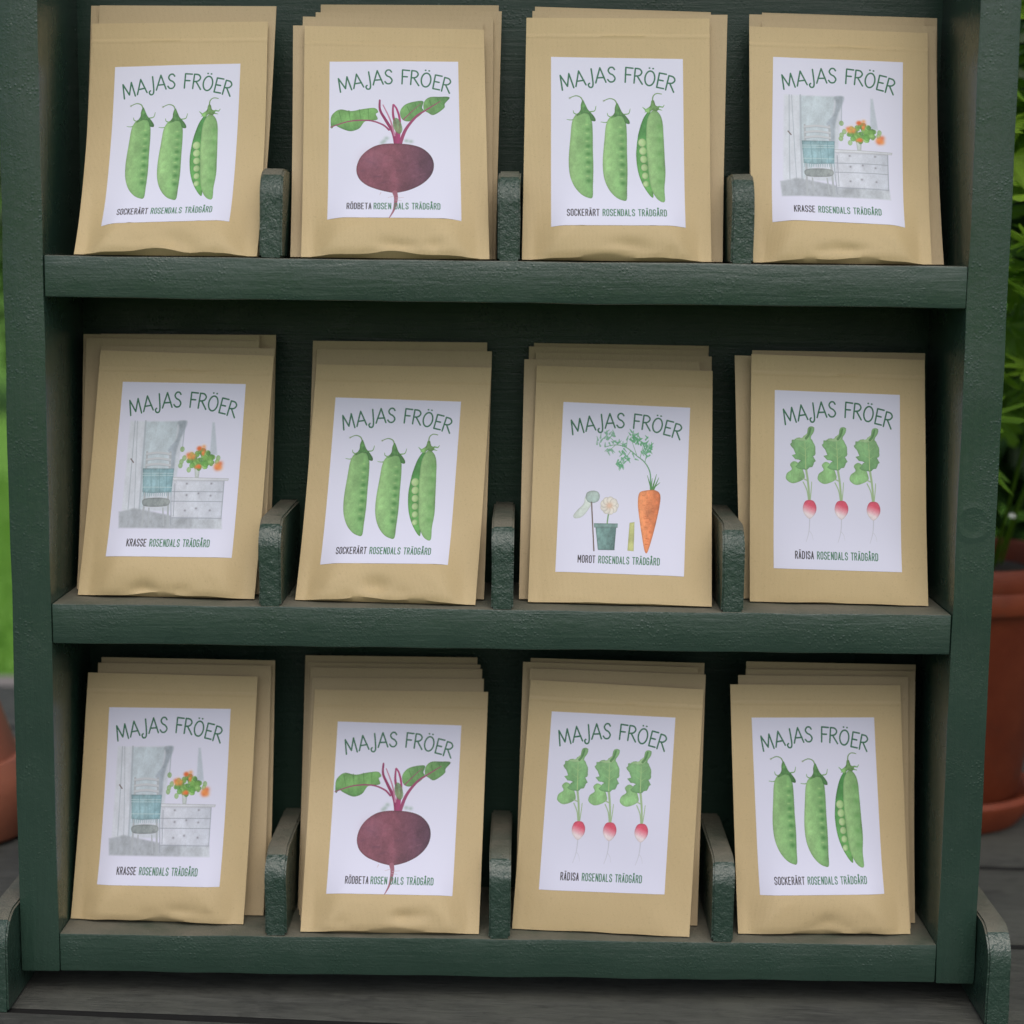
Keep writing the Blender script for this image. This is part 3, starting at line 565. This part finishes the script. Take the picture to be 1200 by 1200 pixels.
# ------------------------------------------------------------------ seed packets
VG = np.unique(np.concatenate([np.linspace(0, .14, 13), np.linspace(.14, .90, 20), np.linspace(.905, .945, 7), np.linspace(.95, 1, 4)]))
UG = np.unique(np.concatenate([np.linspace(0, .08, 6), np.linspace(.08, .92, 25), np.linspace(.92, 1, 6)]))
sstep = lambda x: np.clip(x, 0, 1)**2*(3-2*np.clip(x, 0, 1))
class Packet:
    def __init__(s, TL, TR, BR, BL, bend=.004, bulge=.004, seed=0, dents=()):
        s.c = [np.array(q, float) for q in (TL, TR, BR, BL)]; TL, TR, BR, BL = s.c
        n = np.cross(TR-TL, TL-BL); n /= np.linalg.norm(n)
        if n[1] < 0: n = -n
        s.n = n; s.bend = bend; s.bulge = bulge; s.dents = dents; r = np.random.default_rng(seed); s.ph = r.uniform(0, 6.28, 8); s.up = r.uniform(.12, .2)
    def mid(s, u, v):
        TL, TR, BR, BL = s.c; u = u[..., None]; v = v[..., None]
        P = BL*(1-u)*(1-v)+BR*u*(1-v)+TL*(1-u)*v+TR*u*v
        return P+s.n*(s.bend*4*v*(1-v)*(1.15-.5*v))
    def front(s, u, v):
        E = sstep((u-.05)/(.12+.5*v))*sstep((.95-u)/(.12+.5*v)); V = (.75*np.exp(-((v-.10)/.13)**2)+.45*np.exp(-((v-s.up)/.34)**2))*sstep((v+.055)/.085)+.08*(1-v)
        t = .0004+s.bulge*E*V
        t += .00035*np.sin(u*7+s.ph[0])*np.sin(v*9+s.ph[1])*sstep(v*4)*sstep((1-v)*4)+.0003*np.sin(u*3.1+v*14+s.ph[2])*E
        cr = np.exp(-((u-.055)/.010)**2)+np.exp(-((u-.945)/.010)**2); t -= .0005*cr*sstep((.45-v)/.3)
        t += np.where(v > .925, -.00035, 0)+.00035*np.exp(-((v-.925)/.004)**2)
        for x0_, x1_ in ((.07, .33), (.93, .67)):     # the gusset's slanting folds
            dl = (u-x0_)-(x1_-x0_)*(v/.14); t += .0009*(s.bulge/.006)*np.clip(1-np.abs(dl)/.022, 0, 1)*sstep((.16-v)/.05)
        for uc, vc, ru, rv, dp in s.dents: t -= dp*np.exp(-((u-uc)/ru)**2-((v-vc)/rv)**2)
        P = s.mid(u, v)-s.n*np.maximum(t, .00025)[..., None]
        lift = .0013*(s.bulge/.004)*np.sin(np.pi*np.clip((u-.08)/.84, 0, 1))**2*(1+.5*np.sin(u*17+s.ph[3]))*np.exp(-v/.03)
        P[..., 2] += lift; return P
    def back(s, u, v):
        E = sstep(u/.3)*sstep((1-u)/.3); return s.mid(u, v)+s.n*(.0003+.0007*E*sstep(v*5)*sstep((1-v)*5))[..., None]
    def mesh(s, step=1):
        ug, vg = UG[::step], VG[::step]
        if ug[-1] != 1: ug = np.append(ug, 1.)
        if vg[-1] != 1: vg = np.append(vg, 1.)
        U, V = np.meshgrid(ug, vg); F, B = s.front(U, V), s.back(U, V); nv, nu = U.shape; k = nv*nu; B[0, :, 2] = np.maximum(B[0, :, 2], B[0, :, 2])
        vs_ = np.vstack([F.reshape(-1, 3), B.reshape(-1, 3)]); fs = []; I = lambda j, i, o=0: o+j*nu+i
        for j in range(nv-1):
            for i in range(nu-1):
                fs.append((I(j, i), I(j, i+1), I(j+1, i+1), I(j+1, i))); fs.append((I(j, i, k), I(j+1, i, k), I(j+1, i+1, k), I(j, i+1, k)))
        for j in range(nv-1):
            fs.append((I(j, 0), I(j+1, 0), I(j+1, 0, k), I(j, 0, k))); fs.append((I(j, nu-1), I(j, nu-1, k), I(j+1, nu-1, k), I(j+1, nu-1)))
        for i in range(nu-1):
            fs.append((I(0, i), I(0, i, k), I(0, i+1, k), I(0, i+1))); fs.append((I(nv-1, i), I(nv-1, i+1), I(nv-1, i+1, k), I(nv-1, i, k)))
        me = bpy.data.meshes.new('pouch'); me.from_pydata(vs_.tolist(), [], fs); uv = np.tile(np.stack([U.ravel(), V.ravel()], 1), (2, 1))
        l_ = me.uv_layers.new(name='UVMap'); idx = np.zeros(len(me.loops), np.int32); me.loops.foreach_get('vertex_index', idx); l_.data.foreach_set('uv', uv[idx].ravel())
        nf = 2*(nv-1)*(nu-1); me.polygons.foreach_set('use_smooth', [i < nf for i in range(len(me.polygons))]); return me
    def label(s, uvq):
        S, T_ = np.meshgrid(np.linspace(0, 1, 31), np.linspace(0, 1, 41)); tl, tr, br, bl = [np.array(q) for q in uvq]
        Q = tl*((1-S)*T_)[..., None]+tr*(S*T_)[..., None]+bl*((1-S)*(1-T_))[..., None]+br*(S*(1-T_))[..., None]
        P = s.front(Q[..., 0], Q[..., 1])-s.n*.00022; nv, nu = S.shape; I = lambda j, i: j*nu+i
        fs = [(I(j, i), I(j, i+1), I(j+1, i+1), I(j+1, i)) for j in range(nv-1) for i in range(nu-1)]; k = nv*nu
        ring = [I(0, i) for i in range(nu)]+[I(j, nu-1) for j in range(1, nv)]+[I(nv-1, i) for i in range(nu-2, -1, -1)]+[I(j, 0) for j in range(nv-2, 0, -1)]
        vs_ = np.vstack([P.reshape(-1, 3), P.reshape(-1, 3)[ring]+s.n*.00018]); m_ = len(ring)
        fs += [(ring[i], k+i, k+(i+1) % m_, ring[(i+1) % m_]) for i in range(m_)]
        uv = np.vstack([np.stack([S.ravel(), T_.ravel()], 1), np.stack([S.ravel(), T_.ravel()], 1)[ring]])
        me = bpy.data.meshes.new('label'); me.from_pydata(vs_.tolist(), [], fs); l_ = me.uv_layers.new(name='UVMap'); idx = np.zeros(len(me.loops), np.int32)
        me.loops.foreach_get('vertex_index', idx); l_.data.foreach_set('uv', uv[idx].ravel()); me.polygons.foreach_set('use_smooth', [i < (nv-1)*(nu-1) for i in range(len(me.polygons))]); return me
def homog(src, dst, p):
    A = []
    for (x, y), (u, v) in zip(src, dst): A += [[x, y, 1, 0, 0, 0, -u*x, -u*y, -u], [0, 0, 0, x, y, 1, -v*x, -v*y, -v]]
    H = np.linalg.svd(np.array(A, float))[2][-1].reshape(3, 3); q = H @ np.array([p[0], p[1], 1.]); return q[0]/q[2], q[1]/q[2]
UNIT = ((0, 1), (1, 1), (1, 0), (0, 0)); HP = .158
# photo pixels: front packet corners (TL TR BR BL), its label's corners, then the top corners of the packets behind it from front to back
STACKS = [
 (1, 0, 'pea', [(108, 28), (314, 25.5), (301, 298.5), (86.5, 297)], [(133, 75), (280.3, 71), (268, 257.7), (118, 264)], [((117, 6.5), (324, 7.5)), ((107, 7), (313, 8))], .009),
 (1, 1, 'beet', [(357, 30.5), (567, 35), (573.5, 301.5), (352.7, 299)], [(386.3, 70.5), (537, 71), (541, 257.8), (383.7, 255.7)], [((343.5, 30), (553, 32)), ((355, 19.5), (566, 26)), ((370, 14.5), (578, 20)), ((378, 12.5), (588, 13.5)), ((376, 5.5), (584.5, 6.5))], .004),
 (1, 2, 'pea', [(617, 21), (831.5, 22), (829.5, 304), (607.5, 301)], [(645, 65), (799.5, 67.5), (799.5, 265), (642, 264.5)], [((643, 18), (852.5, 17.5)), ((624, 13), (830, 16)), ((627, 8), (833, 14.5))], .004),
 (1, 3, 'cress', [(878, 31), (1087, 39), (1091.8, 309), (882.7, 306.6)], [(906.8, 66.6), (1059, 73), (1060.6, 267.8), (906, 260)], [((893, 25), (1096, 31)), ((878, 17), (1083, 21)), ((893, 15), (1098, 21.5))], .005),
 (2, 0, 'cress', [(118, 410.6), (321, 417), (298, 702), (91.3, 697)], [(143.8, 447), (288, 450), (272, 654), (124.5, 652)], [((119, 405.5), (322, 408.5)), ((101, 396), (304, 400)), ((98, 391.5), (304, 393)), ((118, 391), (323.5, 392.5))], .004),
 (2, 1, 'pea', [(371, 427), (576, 431), (557, 709), (346, 703)], [(392.8, 465), (540, 470), (525, 663), (375, 661.5)], [((371.5, 409), (576.5, 412)), ((367, 399.5), (571, 401.5))], .006),
 (2, 2, 'carrot', [(629, 428.5), (835, 435), (834, 711), (618.7, 705.5)], [(660.5, 470.6), (809, 477.5), (801.6, 676), (651, 670)], [((614.5, 421), (820, 424)), ((628, 413), (834, 418)), ((620, 406), (829, 411)), ((626, 402), (830.5, 405.5))], .002),
 (2, 3, 'radish', [(880.6, 415), (1083.5, 422), (1087.7, 710), (878.6, 704.7)], [(908.3, 456), (1054.7, 462), (1057, 669.8), (906.9, 664.8)], [((861, 416.5), (1064, 421)), ((881.5, 410.5), (1084, 414))], .002),
 (3, 0, 'cress', [(103.5, 788), (302, 793), (284, 1083), (82, 1076)], [(127.7, 828.5), (270, 830.6), (257, 1038.5), (113.7, 1035.6)], [((115, 776.5), (318, 780)), ((119, 770), (322.5, 774))], .003),
 (3, 1, 'beet', [(369, 808), (572, 811), (560.7, 1101), (351, 1095)], [(395.4, 846), (540.3, 851), (529.5, 1056), (381.4, 1051)], [((366, 794), (567, 795.5)), ((364, 782), (565, 784)), ((361, 776), (563, 779)), ((358, 768), (559.5, 770.5))], .003),
 (3, 2, 'radish', [(622, 796.5), (824.7, 808), (805.7, 1104.6), (596.4, 1088)], [(646, 833), (791, 841), (776.6, 1052), (628.5, 1042)], [((621, 783), (827, 790.5)), ((613, 775.5), (818, 782)), ((622, 771), (825.5, 777))], .002),
 (3, 3, 'pea', [(855.7, 802), (1055, 803), (1066.7, 1094.4), (865, 1094)], [(881, 841), (1024.5, 840.7), (1035.5, 1047), (890.3, 1048.6)], [((865, 791), (1064, 793)), ((874, 784), (1072, 786.5)), ((874.5, 775), (1073, 779))], .003),
]
WORD = {'pea': 'sugar pea', 'beet': 'beetroot', 'carrot': 'carrot', 'radish': 'radish', 'cress': 'cress'}
PIC = {'pea': 'green pea pods', 'beet': 'a purple beetroot', 'carrot': 'an orange carrot', 'radish': 'three pink radishes', 'cress': 'chest and flowers'}
WHERE = {(1, 0): 'highest shelf by the side board', (1, 1): 'highest shelf', (1, 2): 'highest shelf between beetroot and cress', (1, 3): 'highest shelf',
 (2, 0): 'middle shelf', (2, 1): 'middle shelf', (2, 2): 'middle shelf', (2, 3): 'middle shelf', (3, 0): 'lowest shelf', (3, 1): 'lowest shelf', (3, 2): 'lowest shelf', (3, 3): 'lowest shelf'}
SHELF = {1: 'highest', 2: 'middle', 3: 'lowest'}
SIDE = {(1, 0): ' by the side board', (1, 2): ' between beetroot and cress'}
ORD = ['second', 'third', 'fourth', 'fifth', 'sixth']
def solve_top(px, B, h, ymax):
    # the point along this line of sight that lies one packet height from the bottom corner
    best = None
    for y in np.arange(B[1]+.012, ymax+1e-6, .0005):
        P = at(px[0], px[1], 1, y); e = abs(np.linalg.norm(P-B)-h)
        if best is None or e < best[0]-1e-6: best = (e, P)
    return best[1]
for si, (row, ci, kind, C4, L4, behind, bend) in enumerate(STACKS):
    zs = Z[row]+.0009; nb = len(behind); rnd = random.Random(si*11+5)
    if row == 1:
        yb = (.006, .006, .012, .018)[ci]; BR, BL = at(*C4[2], 1, yb), at(*C4[3], 1, yb)
    else:
        BR, BL = at(*C4[2], 2, zs), at(*C4[3], 2, zs)
    BR[2] = BL[2] = zs; BR[1] = max(BR[1], .0065); BL[1] = max(BL[1], .0065)
    ymax = D-.0045-.0032*nb
    TL, TR = solve_top(C4[0], BL, HP, ymax), solve_top(C4[1], BR, HP, ymax)
    ym = (TL[1]+TR[1])/2; TL, TR = at(*C4[0], 1, .5*TL[1]+.5*ym), at(*C4[1], 1, .5*TR[1]+.5*ym)
    lim0 = -AI if ci == 0 else DIVX[row][ci-1]+TH/2; lim1 = AI if ci == 3 else DIVX[row][ci]-TH/2
    def fit(TL, TR, BR, BL, mg=.0012):
        BL, BR = BL.copy(), BR.copy()
        for q in range(8):
            xl = BL[0]+(TL[0]-BL[0])*.36; xr = BR[0]+(TR[0]-BR[0])*.36
            s_ = max(0, lim0+mg-min(xl, BL[0]))-max(0, max(xr, BR[0])-(lim1-mg))
            BL[0] += s_*1.05; BR[0] += s_*1.05
        return BL, BR
    BL, BR = fit(TL, TR, BR, BL)
    dents = [(rnd.uniform(.35, .65), rnd.uniform(.02, .07), rnd.uniform(.04, .09), rnd.uniform(.02, .04), rnd.uniform(.0012, .0028)) for _ in range(2)]
    dents += [(rnd.uniform(.15, .85), rnd.uniform(.0, .05), rnd.uniform(.02, .05), .02, rnd.uniform(.0006, .0018)) for _ in range(3)]
    flatp = kind in ('carrot', 'radish')
    pk = Packet(TL, TR, BR, BL, bend, .0018 if flatp else .0060, si, [] if flatp else dents)
    base = (BL+BR)/2
    root = tag(empty('seed_packet', (base[0], base[1], zs)), 'kraft packet showing %s, front of its stack, %s' % (PIC[kind], WHERE[(row, ci)]), 'seed packet', 'front packets of the stacks')
    flat_smooth(link('pouch', pk.mesh(), M_kraft, root), 50)
    uvq = [homog(C4, UNIT, q) for q in L4]
    flat_smooth(link('label', pk.label(uvq), PRINT[kind], root), 50)
    yt0, yb0 = max(TL[1], TR[1]), max(BL[1], BR[1]); yte = D-.0030; ybe = max(min(D-.006, yb0+.010*nb), yb0+.004*nb)
    for k, (a_, b_) in enumerate(behind):
        f = (k+1)/nb; yt = yt0+(yte-yt0)*f if nb*.004 > (yte-yt0) else yt0+.004*(k+1); yb = min(yb0+(ybe-yb0)*f, yt-.004)
        tl, tr = at(*a_, 1, yt), at(*b_, 1, yt); dx = (BL[0]-TL[0])*.45*(1-.4*f)
        bl = np.array([tl[0]+dx, yb, zs]); br = np.array([tr[0]+dx, yb, zs]); bl, br = fit(tl, tr, br, bl)
        pb = Packet(tl, tr, br, bl, bend*(1-.15*f), .0006, si*10+k)
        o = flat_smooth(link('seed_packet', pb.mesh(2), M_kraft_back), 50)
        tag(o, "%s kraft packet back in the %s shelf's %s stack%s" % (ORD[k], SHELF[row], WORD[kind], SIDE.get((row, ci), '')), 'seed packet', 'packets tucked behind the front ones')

# ------------------------------------------------------------------ terracotta pots and the plant
def terracotta(name, k=1.0, pale=0.0):
    a = N(name); v = a.mapping(); c = a.ramp(a.noise(v, 22, 5), [(.3, (.22*k, .040*k, .014*k)), (.7, (.31*k, .066*k, .023*k))])
    c = a.mix(a.ramp(a.noise(v, 60, 5, .7), [(.58, G3(0)), (.72, G3(.4))]), c, (.16*k, .07*k, .045*k))
    if pale: c = a.mix(pale, c, (.50, .27, .19))
    return a.out(c, .6, a.bump(a.noise(v, 150, 4), .25, .0015), .4)
M_terra = terracotta('terracotta', .74); M_terra2 = terracotta('pale_terracotta', 1.4, .35)
def lathe(prof, seg=64):
    bm = bmesh.new(); rings = [[bm.verts.new((r*math.cos(t*6.28318530718/seg), r*math.sin(t*6.28318530718/seg), z)) for t in range(seg)] for r, z in prof]
    for A, B in zip(rings, rings[1:]):
        for t in range(seg): bm.faces.new((A[t], A[(t+1) % seg], B[(t+1) % seg], B[t]))
    bm.faces.new(rings[0][::-1]); bm.faces.new(rings[-1]); return bm
def place(o, loc, parent=None):
    o.matrix_world = Matrix.Translation(Vector(loc)); return o
PC = Vector((at(1092, 960, 1, .42)[0], .425, 0)); zr = at(1182, 667, 1, .335)[2]; PH = zr
s = lathe([(.040, .001), (.074, .001), (.088, .020), (.0895, .026), (.086, .030), (.081, .029), (.078, .024), (.068, .012), (.02, .011)])
sa = from_bm('saucer', s, M_terra); place(sa, PC); flat_smooth(sa, 50)
tag(sa, 'shallow terracotta saucer under the potted plant on the deck', 'saucer')
pp = tag(empty('potted_plant', PC), 'leafy green plant with small white flowers in a tall terracotta pot', 'potted plant')
hb = .013
o = from_bm('pot', lathe([(.03, hb), (.066, hb), (.071, hb+.004), (.096, PH-.040), (.098, PH-.037), (.089, PH-.036), (.088, PH-.050), (.03, PH-.051)]), M_terra); place(o, PC); flat_smooth(o, 50); o.parent = pp; o.matrix_parent_inverse = Matrix.Translation(PC).inverted()
rim = from_bm('rim', lathe([(.0985, PH-.0365), (.1045, PH-.0375), (.1065, PH-.034), (.1075, PH-.020), (.1068, PH-.019), (.1085, PH-.016), (.1090, PH-.004), (.1065, PH), (.0985, PH-.001), (.0955, PH-.008), (.0945, PH-.0345), (.0975, PH-.0360)]), M_terra); place(rim, PC); flat_smooth(rim, 50); bpy.context.view_layer.update(); rim.parent = o; rim.matrix_parent_inverse = o.matrix_world.inverted()
a = N('soil'); M_soil = a.out(a.ramp(a.noise(a.mapping(), 90, 5), [(.3, (.012, .009, .006)), (.7, (.04, .03, .02))]), .95, a.bump(a.noise(a.mapping(), 120, 5), .9, .006))
so = from_bm('soil', lathe([(.02, PH-.045), (.0872, PH-.045), (.0872, PH-.016), (.04, PH-.010), (.004, PH-.008)], 40), M_soil); place(so, PC); so.parent = pp; so.matrix_parent_inverse = Matrix.Translation(PC).inverted()
def lobed_leaf():
    pts = []; lob = [(-150, .36), (-124, .60), (-106, .30), (-82, .84), (-64, .36), (-44, .94), (-28, .42), (-14, .78), (0, 1.08), (14, .78), (28, .42), (44, .94), (64, .36), (82, .84), (106, .30), (124, .60), (150, .36)]
    bm = bmesh.new(); c0 = bm.verts.new((0, 0, 0)); ring = []
    for ang, r in lob:
        for da, rf in ((-5, .86), (0, 1), (5, .86)):
            t = math.radians(ang+da)
            rr_ = r*rf; ring.append(bm.verts.new((rr_*math.sin(t), .25+rr_*math.cos(t), .16*rr_*rr_-.05*abs(math.sin(t*3)))))
    c0.co = (0, .25, .03)
    for A, B in zip(ring, ring[1:]): bm.faces.new((c0, A, B))
    b0 = bm.verts.new((-.03, -.5, -.15)); b1 = bm.verts.new((.03, -.5, -.15)); b2 = bm.verts.new((0, .2, .02)); bm.faces.new((b0, b1, b2))
    me = bpy.data.meshes.new('leaf'); bm.to_mesh(me); bm.free()
    for p in me.polygons: p.use_smooth = True
    me.materials.append(M_leaf); return me
LEAF = lobed_leaf(); rl = random.Random(4); stems = []; inv = Matrix.Translation(PC).inverted()
tops = []
for i in range(22):
    t = i*2.399; r = .19*math.sqrt((i+.5)/22); e = PC+Vector((r*math.cos(t), max(r*math.sin(t), -.20), PH+rl.uniform(.22, .56)*(1.15-r)))
    b = PC+Vector((r*.25*math.cos(t), r*.25*math.sin(t), PH-.03)); md = b.lerp(e, .5)+Vector((0, 0, .03)); stems.append([(b, .0016), (md, .0013), (e, .0009)]); tops.append((b, md, e))
st = from_bm('stem', tube_mesh('stem', stems), M_leaf); st.parent = pp; st.matrix_parent_inverse = inv
for i in range(295):
    b, md, e = rl.choice(tops); f = rl.uniform(.32, 1.08); p = (b.lerp(md, f*2) if f < .5 else md.lerp(e, f*2-1))
    out = Vector((p.x-PC.x, p.y-PC.y, 0)); ang = rl.uniform(0, 6.28); dirv = (out.normalized()*.8 if out.length > .01 else Vector())+Vector((math.cos(ang), math.sin(ang), rl.uniform(-.1, .5)))
    p = p+dirv.normalized()*rl.uniform(.02, .05)
    if i > 110:                                # the side that grows past the rack towards the light is the densest
        p = Vector((rl.uniform(.34, .53), rl.uniform(.20, .38), PH+.10+.46*rl.random()**.7)); dirv = Vector((rl.uniform(-.8, .8), -1, rl.uniform(-.2, .5)))
    if p.y < .185: continue
    sz = rl.uniform(.030, .054); q = dirv.to_track_quat('Y', 'Z')
    o = bpy.data.objects.new('leaf', LEAF); col.objects.link(o); o.parent = pp; o.matrix_parent_inverse = inv
    o.matrix_world = Matrix.Translation(p) @ q.to_matrix().to_4x4() @ Matrix.Rotation(-rl.uniform(.2, 1.0), 4, 'X') @ Matrix.Rotation(rl.uniform(-.6, .6), 4, 'Y') @ Matrix.Scale(sz, 4)
a = N('white_petal'); M_petal = a.out((.80, .80, .76), .5)
def flower_mesh():
    bm = bmesh.new()
    for k in range(6):
        t = k*math.pi/3; c, s_ = math.cos(t), math.sin(t); P = [(0, 0, 0), (.5, .28, .12), (.95, .18, .18), (.95, -.18, .18), (.5, -.28, .12)]
        bm.faces.new([bm.verts.new((x*c-y*s_, x*s_+y*c, z)) for x, y, z in P])
    me = bpy.data.meshes.new('flower'); bm.to_mesh(me); bm.free(); me.materials.append(M_petal); return me
FL = flower_mesh()
fpx = [(1197, 42, .30, .011), (1198, 88, .33, .007), (1188, 193, .31, .008), (1186, 605, .34, .0035)]
fl_pts = [Vector(at(x, y, 1, d)) for x, y, d, _ in fpx]; fl_sz = [q[3] for q in fpx]
for i in range(14):
    e = rl.choice(tops)[2]; fl_pts.append(e+Vector((rl.uniform(-.03, .03), rl.uniform(-.02, .03), rl.uniform(.0, .05)))); fl_sz.append(rl.uniform(.007, .011))
for p, z_ in zip(fl_pts, fl_sz):
    o = bpy.data.objects.new('flower', FL); col.objects.link(o); o.parent = pp; o.matrix_parent_inverse = inv
    o.matrix_world = Matrix.Translation(p) @ Matrix.Rotation(rl.uniform(.5, 1.3), 4, 'X') @ Matrix.Rotation(rl.uniform(0, 1), 4, 'Z') @ Matrix.Scale(z_, 4)
# upturned pot beside the other foot
UP = Vector((at(21, 988, 2, 0)[0]-.083, .345, 0))
up = tag(empty('upturned_pot', UP), 'small terracotta pot standing upside down beside the rack', 'plant pot')
for nm, pr in (('rim', [(.030, .0008), (.083, .0008), (.087, .004), (.088, .040), (.085, .050), (.076, .062), (.03, .062)]), ('body', [(.03, .0625), (.0700, .0625), (.044, .140), (.041, .145), (.02, .146)])):
    o = from_bm(nm, lathe(pr), M_terra2); place(o, UP); flat_smooth(o, 50); o.parent = up; o.matrix_parent_inverse = Matrix.Translation(UP).inverted()
